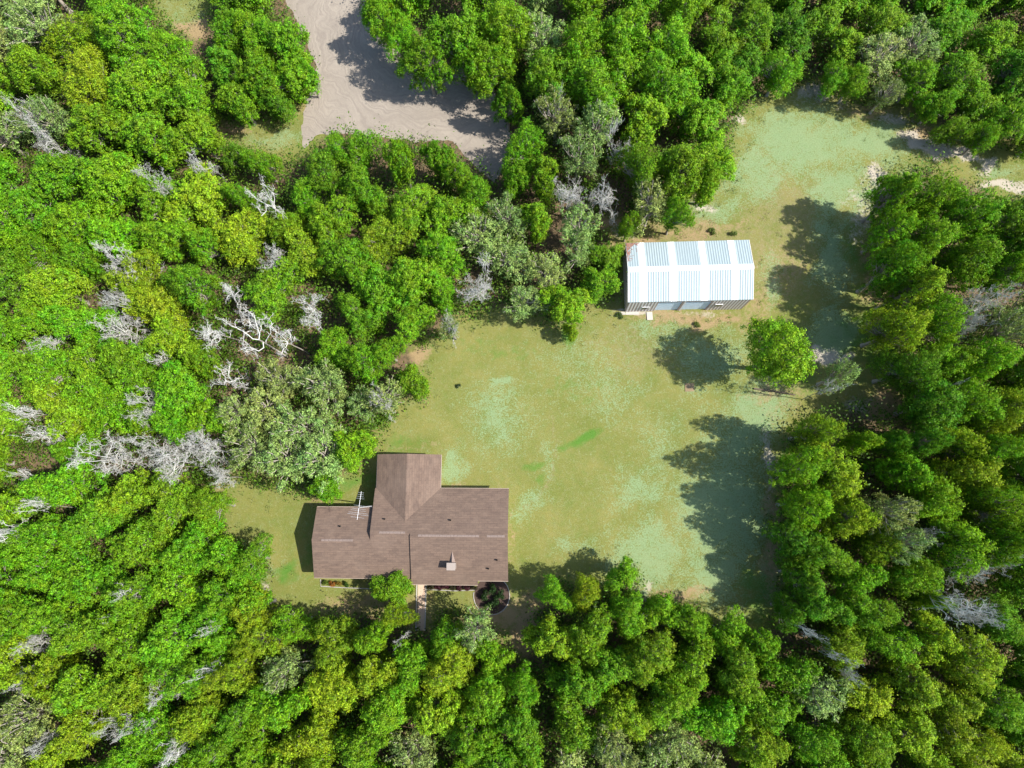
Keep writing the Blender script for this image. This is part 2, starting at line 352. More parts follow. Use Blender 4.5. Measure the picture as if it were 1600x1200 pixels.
COL = {'g': (.130, .290, .006), 'b': (.130, .315, .006), 'y': (.190, .318, .008), 'd': (.098, .245, .007), 's': (.222, .318, .078)}
WORD = {'g': ['mid green', 'leafy green', 'full green'], 'b': ['bright green', 'fresh green', 'vivid green'], 'y': ['yellow green', 'lime green', 'olive yellow'],
        'd': ['deep green', 'dark green'], 's': ['silvery green', 'pale grey-green']}
MARKS = [('house', 488, 708, 795, 915), ('metal barn', 978, 378, 1180, 487)]
def where(x, y, r):
    best = None
    for nm, x0, y0, x1, y1 in MARKS:
        dx = max(x0-x, 0, x-x1); dy = max(y0-y, 0, y-y1); d = math.hypot(dx, dy)
        if d < r + 60 and (best is None or d < best[0]):
            side = ('left of' if x < x0 else 'right of') if dx >= dy else ('above' if y < y0 else 'below')
            best = (d, '%s the %s' % (side, nm))
    if best: return best[1]
    if seg_dist(x, y, DRIVE)[0] < r+22: return 'edging the sandy drive'
    if seg_dist(x, y, LAWN)[0] < r+18: return 'edging the grass clearing'
    v = 'top' if y < 400 else 'middle' if y < 800 else 'bottom'
    h = 'left' if x < 533 else 'centre' if x < 1067 else 'right'
    return 'in the %s %s woods' % (v, h)
def pct(x, y):
    a = min(99, max(0, round(x/16))); b = min(99, max(0, round(y/12)))
    return '%d percent across and %d percent down' % (a, b)
def height(x, y, r):
    h = 8.2
    if x > 590 and y < 260: h = 10
    if x > 1000: h = 9.6
    if x > 1190 and y > 240: h = 11.4
    if x > 1190 and 650 < y < 1000: h = 12.2
    if y > 900: h = 9.2
    return h*(.72 + .28*min(1, r/46))*rnd.uniform(.86, 1.12)
def mscale(x, y, z):
    return (P(x+1, y, z) - P(x, y, z)).length
def place_tree(x, y, r, k):
    h = height(x, y, r)
    if x > 1080 and y < 262: h *= .76
    if 700 < x < 960 and 370 < y < 520: h *= .85
    if (x, y) == (612, 920): h = 5.0
    if (x, y) == (892, 515): h = 4.0
    cdst = clear_dist(x, y)[0]; ef = max(.88 if (x < 560 and y < 290) else 1.0, min(1.10, (cdst+14)/r)) if cdst > -5 else 1.05
    if (x, y) == (1226, 545): ef = 1.18
    p = P(x, y, h*.74); R = r*mscale(x, y, h*.74)
    name = {'s': 'silvery_tree'}.get(k, 'broadleaf_tree')
    cp, cm, tm = rnd.choice(SPARSE) if k == 's' else rnd.choice(DENSE)
    if (x, y) == (1226, 545): cp, cm, tm = DENSE[5]
    t = empty(name, (p.x, p.y, 0), rnd.uniform(0, 6.283))
    s = R*ef/(R0*.98); t.scale = (s*rnd.uniform(.93, 1.07), s*rnd.uniform(.93, 1.07), h/H0)
    c = link('crown', cm, None, t); link('trunk', tm, None, t)
    j = rnd.uniform(.86, 1.14); g = rnd.uniform(-.09, .09); b = COL[k]
    c.color = (b[0]*j*(1+g*1.6), b[1]*j, b[2]*j, 1)
    size = 'small' if r < 33 else 'large' if r > 47 else 'medium'
    tag(t, '%s %s tree %s, %s' % (size, rnd.choice(WORD[k]), where(x, y, r), pct(x, y)), 'silvery tree' if k == 's' else 'tree', 'silvery sparse trees of the woods' if k == 's' else 'leafy trees of the woods')
    return t
for T in trees:
    t = place_tree(*T)
    if T[:2] == (1226, 545): t['label'] = 'lone bushy yellowish green tree standing on the lawn below and right of the metal barn'
    if T[:2] == (612, 920): t['label'] = 'small bright green tree against the front roof edge of the house'
for x, y, r, k in deads:
    h = {'D': 8.8, 'm': 8.2}[k]*rnd.uniform(.92, 1.05)*(1.32 if x > 1190 else 1.06)
    p = P(x, y, h*.85); R = r*mscale(x, y, h*.85)
    t = empty('dead_tree' if k == 'D' else 'mossy_dead_tree', (p.x, p.y, 0), rnd.uniform(0, 6.283))
    s = R/(R0*1.06)
    t.scale = (s, s, h/(H0*.97))
    # the wood is one mesh: trunk and limbs
    m = rnd.choice(DEADP if k == 'D' else MOSSP)
    link('branches', m[0], None, t); link('trunk', m[1], None, t)
    desc = 'bare white dead tree with twisted limbs' if k == 'D' else 'dense grey mossy dead crown'
    tag(t, '%s, %s' % (desc, pct(x, y)), 'dead tree', 'dead trees among the woods')
    t['label'] = t['label'].replace(' ,', ',')

# ------------------------------------------------------------------ ground sheet
def blur(a, n):
    for _ in range(n):
        a = (np.roll(a, 1, 0)+np.roll(a, -1, 0)+2*a)/4; a = (np.roll(a, 1, 1)+np.roll(a, -1, 1)+2*a)/4
    return a
STEP = 0.35
xs = np.arange(-66, 60, STEP); ys = np.arange(-36, 66, STEP)
far = np.array([3, 8, 18, 40, 90, 200, 450, 1000, 2200.])
X = np.concatenate([xs[0]-far[::-1], xs, xs[-1]+far]); Y = np.concatenate([ys[0]-far[::-1], ys, ys[-1]+far])
gx, gy = np.meshgrid(X, Y); V = np.column_stack([gx.ravel(), gy.ravel(), np.zeros(gx.size)])
ppx, ppy = project(V)
WXN = sum(a*np.sin(V[:, 0]*f+V[:, 1]*g+p) for a, f, g, p in ((9, .55, .35, 0), (7, -.9, 1.1, 2), (5, 1.9, -1.6, 4), (4, 3.1, 2.3, 1)))
WYN = sum(a*np.sin(V[:, 0]*f+V[:, 1]*g+p) for a, f, g, p in ((9, -.4, .6, 1), (7, 1.2, .8, 3), (5, -1.5, 2.1, 5), (4, 2.6, -3.0, 2)))
farout = (np.abs(gx.ravel()) > 75) | (np.abs(gy.ravel()-14) > 60)
def blobs(lst, soft=.35):
    m = np.zeros(len(V))
    for b in lst:
        x, y, rx, ry = b[:4]; st = b[4] if len(b) > 4 else 1; an = math.radians(b[5] if len(b) > 5 else 0)
        k_ = min(1, min(rx, ry)/30+.15); dx, dy = ppx-x+WXN*k_, ppy-y+WYN*k_
        u = (dx*math.cos(an)+dy*math.sin(an))/rx; v = (-dx*math.sin(an)+dy*math.cos(an))/ry
        m = np.maximum(m, st*np.clip((1.45-np.sqrt(u*u+v*v))/1.15, 0, 1))
    return np.where(farout, 0, m)
dl = np.minimum(np.minimum(seg_dist(ppx[~farout], ppy[~farout], LAWN) if False else 1e9, 1e9), 1e9)
lit = np.ones(len(V)); idx = np.where(~farout)[0]
cdv = np.empty(len(idx))
for i in range(0, len(idx), 20000):
    s = idx[i:i+20000]; d = seg_dist(ppx[s], ppy[s], LAWN)
    d = np.minimum(d, seg_dist(ppx[s], ppy[s], WEDGE)); d = np.minimum(d, seg_dist(ppx[s], ppy[s], WEDGE2)); cdv[i:i+20000] = d
lit[idx] = np.clip((cdv-16)/34+.5, 0, 1)
sh = gx.shape
lit[farout] = 0
litter = lit
# dirt also comes forward onto these parts of the lawn
mint = blobs([(775,650,56,58,.66),(785,597,14,10,1),(712,728,14,30,.85),(830,790,40,16,.6,-30),(860,720,10,40,.5),(1250,220,95,45,.95,8),(1180,270,60,40,.75),(1350,220,90,40,.95,10),(1120,325,50,18,.7,-15),(1310,300,50,40,.9),(1300,400,34,70,.9),(1305,520,30,40,1.0),(1110,560,60,45,.75),(1060,520,60,25,.45),(1000,760,50,40,.65),(905,850,45,20,.5),(1010,870,60,60,.8),(1130,800,80,100,.85),(1150,690,60,60,.85),(1190,650,40,70,.9),(1120,900,60,60,.9),(1085,610,30,30,.4),(960,610,50,60,.42),(1130,740,20,30,.8),(400,890,30,45,.55),(1010,515,35,15,.6),(1030,490,25,12,.6),(1560,270,40,14,.7),(430,215,50,18,.55),(905,570,90,60,.35),(1210,440,14,45,.7),(1010,930,15,20,.9),(285,20,30,30,.4),(1205,900,25,60,.5),(750,780,30,10,.3),(1040,700,40,60,.45)])
lush_far = np.where(farout, .9, 0)
lush = lush_far + blobs([(908,685,32,8,1,-22),(880,700,14,6,.7,-10),(838,727,26,5,.7,-15),(890,520,10,28,.9),(630,690,36,26,.55),(560,755,30,18,.6),(780,545,60,12,.4),(1380,560,35,60,.8),(1340,520,30,60,.6),(1200,930,40,50,.6),(445,895,20,14,.8),(1210,860,18,60,.6),(900,610,60,20,.3),(845,750,16,12,.6),(480,860,14,40,.5),(1255,600,30,20,.5),(1340,400,20,60,.5)])
sand = blobs([(1155,185,16,8,1),(1103,322,20,8,.9),(1440,225,40,14,1,20),(1500,238,40,10,1,15),(1535,262,14,26,1,30),(1570,292,50,9,1),(1370,290,20,30,.8),(1275,150,50,22,.75),(1400,185,30,14,.6),(1290,550,24,16,.95),(1325,560,16,10,.8),(1350,640,30,22,.7),(990,488,40,4,1),(1100,489,60,4,.55),(1205,720,14,70,.55),(400,885,12,36,.5),(415,930,20,14,.6),(975,368,25,8,.6),(1350,330,24,60,.5),(1015,915,10,16,.6)])
tan = blobs([(560,950,100,24,.6),(640,950,50,25,.6),(780,950,40,50,1),(830,985,40,50,1),(640,560,30,16,1),(130,455,40,30,1.2),(308,45,26,20,1.2),(870,385,60,40,1.1),(955,352,30,12,1),(1080,360,100,14,.55),(1180,480,60,60,.45),(1080,497,110,14,.75),(1215,610,60,16,.5),(1230,640,60,25,.35),(1010,375,30,5,.9),(960,400,12,60,.5),(340,760,20,30,.5),(500,785,40,8,.5),(690,760,110,8,.45),(797,840,9,80,.4),(1390,640,40,40,.8),(1370,440,26,90,.6),(1420,700,40,30,1),(360,205,40,8,.8),(490,120,16,60,.8),(600,570,40,20,.5),(1360,170,60,12,.6),(1440,210,40,10,.8),(1120,350,90,10,.5),(1205,830,16,120,.7),(1060,930,60,16,.7),(680,740,16,10,.4),(640,700,90,10,.35),(470,660,30,24,1),(1230,420,50,60,.35)])
worn = blobs([(1130,410,200,90,.6),(1230,330,90,90,.6),(1090,360,130,30,.7),(1000,540,90,50,.5)])
path_t = np.clip(1-np.abs(seg_dist(ppx, ppy, [(860,640),(868,700),(862,745),(835,785),(808,795),(835,787),(863,746),(869,700)]))/5, 0, 1)*.6
path_t = np.where(farout, 0, path_t)
gmesh = mesh_from('ground_sheet', V, [np.stack([(np.arange(sh[0]-1)[:, None]*sh[1]+np.arange(sh[1]-1)[None]),
        (np.arange(sh[0]-1)[:, None]*sh[1]+np.arange(sh[1]-1)[None]+1), (np.arange(1, sh[0])[:, None]*sh[1]+np.arange(sh[1]-1)[None]+1),
        (np.arange(1, sh[0])[:, None]*sh[1]+np.arange(sh[1]-1)[None])], -1).reshape(-1, 4)])
def attr(me, name, a, b, c, d=None):
    at = me.attributes.new(name, 'FLOAT_COLOR', 'POINT')
    at.data.foreach_set('color', np.column_stack([a, b, c, np.ones(len(a)) if d is None else d]).astype(np.float32).ravel())
attr(gmesh, 'cover', litter, mint, lush); attr(gmesh, 'soil', sand, tan, np.maximum(worn, path_t))
def ground_mat():
    m, n, b = newmat('lawn_and_forest_floor', 0.95, 0.1)
    geo = N(n, 'ShaderNodeNewGeometry'); co = geo.outputs['Position']
    def at(nm):
        a = N(n, 'ShaderNodeAttribute', attribute_name=nm); s = N(n, 'ShaderNodeSeparateColor'); n.links.new(a.outputs['Color'], s.inputs[0]); return s.outputs
    cv, so = at('cover'), at('soil')
    n1 = noise(n, co, .22, 4, .6, .4); n2 = noise(n, co, 1.1, 6, .65, .3); n3 = noise(n, co, 7, 6, .75); n4 = noise(n, co, 2.6, 8, .78, .8); n5 = noise(n, co, 30, 3, .7); n6 = noise(n, co, 1.5, 10, .85, 1.2)
    def thr(mask, nz, k, c):   # speckled edge: mask plus noise, sharpened
        a = math_(n, 'SUBTRACT', nz, .5); a = math_(n, 'MULTIPLY', a, k); a = math_(n, 'ADD', mask, a)
        a = math_(n, 'SUBTRACT', a, .5); return math_(n, 'MULTIPLY_ADD', a, c, .5, clamp=True)
    def sharp(nz, lo, hi):
        r = N(n, 'ShaderNodeMapRange'); r.inputs[1].default_value = lo; r.inputs[2].default_value = hi; n.links.new(nz, r.inputs[0]); return r.outputs[0]
    g = mix(n, sharp(n1, .35, .65), (.116, .132, .028), (.168, .160, .045))
    g = mix(n, math_(n, 'MULTIPLY', sharp(n2, .45, .75), .6), g, (.105, .150, .035))
    g = mix(n, math_(n, 'MULTIPLY', sharp(n4, .48, .70), .45), g, (.185, .185, .085))
    g = mix(n, math_(n, 'MULTIPLY', sharp(n6, .50, .66), .50), g, (.188, .172, .068))
    g = mix(n, math_(n, 'MULTIPLY', thr(so[2], n4, 2.2, 2.0), .55), g, (.20, .165, .085))
    g = mix(n, math_(n, 'MULTIPLY', thr(cv[1], mix(n, .5, sharp(n6, .33, .67), sharp(n3, .32, .68)), 2.1, 2.2), .62), g, (.175, .265, .140))
    g = mix(n, math_(n, 'MULTIPLY', thr(cv[2], n2, 1.0, 1.6), .8), g, (.055, .150, .018))
    g = mix(n, math_(n, 'MULTIPLY', thr(so[1], n4, 1.8, 2.4), .8), g, (.27, .185, .105))
    g = mix(n, math_(n, 'MULTIPLY', thr(so[0], n4, 1.6, 3.0), .9), g, (.36, .315, .255))
    fl = mix(n, sharp(n4, .40, .72), (.07, .055, .032), (.22, .145, .085))
    fl = mix(n, math_(n, 'MULTIPLY', sharp(n2, .5, .8), .5), fl, (.045, .075, .022))
    col = mix(n, thr(cv[0], n2, .9, 2.6), g, fl)
    v = N(n, 'ShaderNodeHueSaturation'); n.links.new(col, v.inputs['Color'])
    mr = N(n, 'ShaderNodeMapRange'); mr.inputs[1].default_value = .3; mr.inputs[2].default_value = .7; mr.inputs[3].default_value = .72; mr.inputs[4].default_value = 1.25
    n.links.new(mix(n, .45, n3, n5), mr.inputs[0]); n.links.new(mr.outputs[0], v.inputs['Value'])
    n.links.new(v.outputs[0], b.inputs['Base Color'])
    bump(n, b, mix(n, .4, n3, n5), .7, .08)
    return m
ground = link('ground', gmesh, ground_mat()); tag(ground, kind='structure')

# ------------------------------------------------------------------ sandy drive
def sheet(name, pts, z, mat, thick=0.0, parent=None):
    bm = bmesh.new(); vs = [bm.verts.new((p[0], p[1], z)) for p in pts]; f = bm.faces.new(vs)
    if f.normal.z < 0: f.normal_flip()
    bm.normal_update()
    if f.normal.z < 0: bmesh.ops.reverse_faces(bm, faces=[f])
    bmesh.ops.triangulate(bm, faces=bm.faces[:])
    if thick:
        e = bmesh.ops.extrude_face_region(bm, geom=bm.faces[:]); 
        bmesh.ops.translate(bm, verts=[v for v in e['geom'] if isinstance(v, bmesh.types.BMVert)], vec=(0, 0, thick))
        bmesh.ops.recalc_face_normals(bm, faces=bm.faces[:])
    me = bpy.data.meshes.new(name); bm.to_mesh(me); bm.free()
    return link(name, me, mat, parent)
def rough_outline(poly, amp=.35, step=.25):
    o = []
    for i in range(len(poly)):
        a = P(*poly[i]); b = P(*poly[(i+1) % len(poly)]); L = (b-a).length; k = max(1, int(L/step))
        nrm = Vector((-(b-a).y, (b-a).x, 0)).normalized()
        for j in range(k):
            q = a.lerp(b, j/k); d = mnoise.noise(q*.8)*amp + mnoise.noise(q*3.1)*amp*.4
            o.append(q + nrm*d)
    return o
def sand_mat():
    m, n, b = newmat('pale_sand', 0.95, 0.1)
    geo = N(n, 'ShaderNodeNewGeometry'); co = geo.outputs['Position']
    q = P(700, 20)
    sp = N(n, 'ShaderNodeSeparateXYZ'); n.links.new(co, sp.inputs[0])
    wob = noise(n, co, .25, 3, .5)
    dx = math_(n, 'SUBTRACT', sp.outputs[0], q.x); dy = math_(n, 'SUBTRACT', sp.outputs[1], q.y)
    rr = math_(n, 'SQRT', math_(n, 'ADD', math_(n, 'MULTIPLY', dx, dx), math_(n, 'MULTIPLY', dy, dy)))
    rr = math_(n, 'MULTIPLY_ADD', wob, 5.0, rr)
    an = math_(n, 'ARCTAN2', dy, dx)
    cb = N(n, 'ShaderNodeCombineXYZ'); n.links.new(math_(n, 'MULTIPLY', rr, 3.6), cb.inputs[0]); n.links.new(math_(n, 'MULTIPLY', an, 1.6), cb.inputs[1])
    wv = noise(n, cb.outputs[0], 1.0, 6, .65)
    tk = N(n, 'ShaderNodeMapRange'); tk.inputs[1].default_value = .40; tk.inputs[2].default_value = .62; n.links.new(wv, tk.inputs[0])
    n1 = noise(n, co, .35, 5, .6, .8); n2 = noise(n, co, 3, 8, .75, .5)
    c = mix(n, n1, (.160, .142, .118), (.285, .250, .205))
    c = mix(n, math_(n, 'MULTIPLY', tk.outputs[0], .6), c, (.135, .115, .100))
    c = mix(n, math_(n, 'MULTIPLY', n2, .35), c, (.36, .30, .245))
    n.links.new(c, b.inputs['Base Color'])
    bump(n, b, mix(n, .6, n2, wv), .7, .12)
    return m
drive = sheet('sand_drive', rough_outline(DRIVE), .004, sand_mat()); tag(drive, kind='structure')

# ------------------------------------------------------------------ undergrowth and weeds (nobody could count them)
def scatter(name, label, cat, pts, col, leaf, hfun, per, spread, mat=M_LEAF):
    pos, nrm, siz = [], [], []
    for (x, y, s) in pts:
        h = hfun()*s; k = per
        c = rng.normal(size=(k, 3))*np.array([spread*s, spread*s, h*.28]) + np.array([x, y, h*.5])
        c[:, 2] = np.abs(c[:, 2]) + .03
        pos.append(c); nrm.append(rng.normal(size=(k, 3))*.5 + np.array([0, 0, 1]) + (c-np.array([x, y, h*.3]))*.5); siz.append(leaf*rng.uniform(.6, 1.4, k))
    me = leaves_mesh(name, np.concatenate(pos), np.concatenate(nrm), np.concatenate(siz))
    o = link(name, me, mat); o.color = (*col, 1); tag(o, label, cat, kind='stuff'); return o
cx = rng.uniform(-62, 56, 16000); cy = rng.uniform(-32, 60, 16000)
qx, qy = project(np.column_stack([cx, cy, np.full(16000, 1.0)]))
dd = clear_dist(qx, qy)
hd = np.min([np.hypot(qx-a, qy-b)-c for a, b, c in HOLES], axis=0)
ok = (dd > 4) & (hd > 10)
up = [(a, b, rnd.uniform(.6, 1.3)) for a, b, o in zip(cx, cy, ok) if o and mnoise.noise(Vector((a*.18, b*.18, 3))) > -.55][:9500]
scatter('undergrowth', 'dark green shrubby undergrowth filling the gaps under the trees', 'undergrowth', up, (.070, .145, .008), .24, lambda: rnd.uniform(1.0, 4.8), 56, .55)
cx = rng.uniform(-62, 56, 30000); cy = rng.uniform(-32, 60, 30000)
qx, qy = project(np.column_stack([cx, cy, np.zeros(30000)])); dd = clear_dist(qx, qy)
HB = [(480, 700, 805, 922), (970, 372, 1186, 494)]
inb = np.zeros(30000, bool)
for a, b, c, d in HB: inb |= (qx > a) & (qx < c) & (qy > b) & (qy < d)
def dens(x, y):
    s = 0
    for a, b, rx, ry, k in [(1090,360,130,14,1),(1195,430,18,80,.9),(1090,498,110,10,.9),(1230,140,60,20,.6),(1400,200,70,20,.7),(890,525,10,24,1.2),(445,895,18,12,1),(1160,190,14,30,.5)]:
        s = max(s, k*math.exp(-(((x-a)/rx)**2+((y-b)/ry)**2)))
    return s
wd = []
for a, b, x, y, d, i in zip(cx, cy, qx, qy, dd, inb):
    if i or d > 6 or (445 < x < 800 and y < 260): continue
    e = .35*math.exp(-((d+8)/16)**2)
    if rnd.random() < max(e, dens(x, y)*.55) : wd.append((a, b, rnd.uniform(.5, 1.3)))
scatter('weeds', 'low olive weeds along the edges of the clearing', 'weeds', wd, (.15, .20, .04), .09, lambda: rnd.uniform(.12, .4), 22, .20)

# far woods beyond the picture edges, one mass
fpos, fn, fs, fc = [], [], [], 0
wt = Tubes()
outer = []
cand = np.column_stack([rng.uniform(-230, 1830, 9000), rng.uniform(-230, 1430, 9000)])
cdo = clear_dist(cand[:, 0], cand[:, 1])
allt = trees + deads
for (x, y), d in zip(cand, cdo):
    if -45 < x < 1645 and -45 < y < 1245: continue
    r = rnd.uniform(48, 62)
    if d < r*.9 or blocked(x, y, r, allt, .7) or blocked(x, y, r, outer, .7): continue
    outer.append((x, y, r, 'g'))
for x, y, r, _ in outer:
    cp = rnd.choice(DENSE)[0]; h = height(x, y, r); p = P(x, y, h*.7); R = r*mscale(x, y, h*.7); s = R/R0
    sel = rng.choice(len(cp['pos']), 2600, replace=False); a = rnd.uniform(0, 6.28); ca, sa = math.cos(a), math.sin(a)
    rot = np.array([[ca, -sa, 0], [sa, ca, 0], [0, 0, 1]]).T
    fpos.append((cp['pos'][sel]*np.array([s, s, h/H0])) @ rot + np.array([p.x, p.y, 0])); fn.append(cp['nrm'][sel] @ rot); fs.append(cp['siz'][sel]*2.1)
    wt.add([(p.x, p.y, 0), (p.x, p.y, h*.35), (p.x, p.y, h*.75)], [.25, .2, .1], 6)
o = link('distant_woodland', leaves_mesh('distant_woodland', np.concatenate(fpos), np.concatenate(fn), np.concatenate(fs)), M_LEAF)
o.color = (.06, .155, .012, 1); tag(o, 'unbroken green woodland running on past the edges of the picture', 'woodland', kind='stuff')
ws = link('trunks_mass', wt.mesh('woodland_trunks'), M_BARK, o)
ws.name = 'trunks'; ws['kind'] = 'stuff'
print('OUTER', len(outer))

# ------------------------------------------------------------------ solids helpers
class MB:
    def __init__(s): s.bm = bmesh.new()
    def box(s, x0, x1, y0, y1, z0, z1):
        v = [s.bm.verts.new(c) for c in ((x0,y0,z0),(x1,y0,z0),(x1,y1,z0),(x0,y1,z0),(x0,y0,z1),(x1,y0,z1),(x1,y1,z1),(x0,y1,z1))]
        for f in ((0,3,2,1),(4,5,6,7),(0,1,5,4),(1,2,6,5),(2,3,7,6),(3,0,4,7)): s.bm.faces.new([v[i] for i in f])
        return s
    def prism(s, pts, vec):
        """closed planar outline swept by vec"""
        vec = Vector(vec); a = [s.bm.verts.new(p) for p in pts]; b = [s.bm.verts.new(Vector(p)+vec) for p in pts]; n = len(pts)
        s.bm.faces.new(a[::-1]); s.bm.faces.new(b)
        for i in range(n): s.bm.faces.new([a[i], a[(i+1) % n], b[(i+1) % n], b[i]])
        return s
    def build(s, name, mat, parent=None, bevel=0.0):
        bmesh.ops.recalc_face_normals(s.bm, faces=s.bm.faces[:])
        if bevel: bmesh.ops.bevel(s.bm, geom=s.bm.edges[:], offset=bevel, segments=2, affect='EDGES')
        bmesh.ops.triangulate(s.bm, faces=[f for f in s.bm.faces if len(f.verts) > 4])
        me = bpy.data.meshes.new(name); s.bm.to_mesh(me); s.bm.free(); return link(name, me, mat, parent)
def tube_obj(name, paths, mat, parent=None, k=8):
    T = Tubes()
    for pts, r in paths: T.add(pts, [r]*len(pts) if not hasattr(r, '__len__') else r, k)
    return link(name, T.mesh(name), mat, parent)

# ------------------------------------------------------------------ house
def shingle(name, rot):
    m, n, b = newmat(name, 0.9, 0.15); co = objco(n, rot=(0, 0, rot))
    br = N(n, 'ShaderNodeTexBrick'); br.offset = .5; br.inputs['Scale'].default_value = 1
    br.inputs['Brick Width'].default_value = .55; br.inputs['Row Height'].default_value = .21; br.inputs['Mortar Size'].default_value = .02
    br.inputs['Color1'].default_value = (.082, .060, .052, 1); br.inputs['Color2'].default_value = (.150, .103, .080, 1); br.inputs['Mortar'].default_value = (.07, .05, .045, 1)
    br.inputs['Bias'].default_value = 0; n.links.new(co, br.inputs['Vector'])
    co2 = objco(n, scale=(.8, 1.9, 1) if rot == 0 else (1.9, .8, 1))
    z1 = noise(n, co2, 1.6, 6, .7); z2 = noise(n, objco(n), 14, 4, .7); z3 = noise(n, objco(n), .35, 3)
    zz = N(n, 'ShaderNodeMapRange'); zz.inputs[1].default_value = .32; zz.inputs[2].default_value = .68; n.links.new(z1, zz.inputs[0])
    c = mix(n, zz.outputs[0], (.066, .043, .030), (.152, .103, .070)); c = mix(n, .42, c, br.outputs['Color'])
    c = mix(n, math_(n, 'MULTIPLY', z2, .35), c, (.17, .122, .095))
    st = N(n, 'ShaderNodeMapRange'); st.inputs[1].default_value = .5; st.inputs[2].default_value = .75; n.links.new(z3, st.inputs[0])
    c = mix(n, math_(n, 'MULTIPLY', st.outputs[0], .45), c, (.180, .130, .098))
    n.links.new(c, b.inputs['Base Color']); bump(n, b, mix(n, .4, z2, br.outputs['Fac']), .35, .03)
    return m
M_SHX = shingle('brown_shingle', 0); M_SHY = shingle('brown_shingle_side', math.pi/2)
M_SID = simple('cream_siding', (.45, .38, .29), .8, .15, 2); M_WHITE = simple('white_paint', (.72, .71, .68), .6, .08, 3)
M_GLASS, gn, gb = newmat('window_glass', .08, .6); gb.inputs['Base Color'].default_value = (.03, .04, .05, 1)
M_CHIM = simple('tan_chimney', (.25, .21, .18), .9, .2, 8); M_DARKM = simple('dark_metal', (.05, .05, .05), .6, .2, 8); M_CAP = simple('ridge_shingle', (.185, .140, .118), .9, .45, 9)
M_STEEL = simple('aluminium', (.55, .55, .55), .45, .1, 5, metal=.4)
E0, SL = 2.75, .36
zN = lambda y: E0 + SL*(.95-y)
zRm, zRe = zN(-3.10), zN(-3.35)
zSm = lambda y: zRm - SL*(-3.10-y)
zSe = lambda y: zRe - SL*(-3.35-y)
house = empty('brown_roofed_house', (-12, -3.3, 0)); HO = Vector((-12, -3.3, 0))
tag(house, 'single storey house with brown shingle cross gable roof at the lawn edge', 'house')
def hl(pts): return [Vector(p)-HO for p in pts]
TH = .13
def slab(mb, plan, zf):
    mb.prism(hl([(x, y, zf(x, y)-TH) for x, y in plan]), (0, 0, TH))
rf = MB()
slab(rf, [(-3,.95),(-3,-3.35),(-11.93,-3.35),(-11.93,-3.10),(-15.65,-3.10),(-15.65,.95),(-15.54,.95),(-12.5,-2.09),(-9.46,.95)], lambda x, y: zN(y))
slab(rf, [(-21.1,-3.85),(-15.65,-3.85),(-15.65,-3.10),(-11.93,-3.10),(-11.93,-7.35),(-21.1,-7.35)], lambda x, y: zSm(y))
slab(rf, [(-11.95,-3.352),(-3,-3.352),(-3,-7.45),(-5.8,-7.45),(-5.8,-7.85),(-11.95,-7.85)], lambda x, y: zSe(y)+.01)
slab(rf, [(-21.1,-3.852),(-15.65,-3.852),(-15.65,-.85),(-21.1,-.85)], lambda x, y: zSm(-3.85)-SL*(y+3.85))
roof = rf.build('roof', M_SHX, house)
rn = MB()
zr = E0+SL*3.04
slab(rn, [(-15.54,4.12),(-15.54,.95),(-12.5,-2.09),(-12.5,4.12)], lambda x, y: E0+SL*(x+15.54)+.004)
slab(rn, [(-12.498,4.12),(-12.498,-2.09),(-9.46,.95),(-9.46,4.12)], lambda x, y: E0+SL*(-9.46-x)+.004)
rn.build('wing_roof', M_SHY, house)['label'] = 'north wing gable roof of brown shingles'
# ridge caps and valleys
def capline(x0, x1, y, z, seg=.33):
    cap = MB()
    x = x0
    while x < x1-.05:
        e = min(x+seg-.015, x1)
        cap.prism(hl([(x, y-.10, z-.026), (x, y, z+.03+.008*((x/seg) % 1)), (x, y+.10, z-.026), (x, y, z-.05)]), (e-x, 0, 0)); x += seg
    cap.build('ridge_cap', M_CAP, house)
capline(-11.2, -5.6, -3.35, zRe); capline(-4.9, -3.25, -3.35, zRe); capline(-14.8, -12.4, -3.10, zRm); capline(-20.2, -17.2, -3.85, zSm(-3.85))
# walls
wl = MB()
def wall(x0, x1, y0, y1, z1): wl.box(x0-HO.x, x1-HO.x, y0-HO.y, y1-HO.y, 0, z1)
wall(-15.2, -3.4, -6.95, .50, 2.60); wall(-20.7, -15.202, -6.95, -1.25, 2.60); wall(-15.14, -9.86, .502, 3.75, 2.60)
wl.prism(hl([(-3.55, -7.3, 2.60), (-3.55, .45, 2.75), (-3.55, -3.35, zRe-.2)]), (.15, 0, 0))
wl.prism(hl([(-20.7, -6.95, 2.602), (-20.7, -1.25, 2.602), (-20.7, -3.85, zSm(-3.85)-.2)]), (.15, 0, 0))
wl.prism(hl([(-15.14, 3.6, 2.602), (-9.86, 3.6, 2.602), (-12.5, 3.6, zr-.2)]), (0, .15, 0))
wl.prism(hl([(-15.36, -6.9, 2.62), (-15.36, .45, 2.62), (-15.36, -3.1, zRm-.17)]), (.14, 0, 0))
wl.build('wall', M_SID, house)
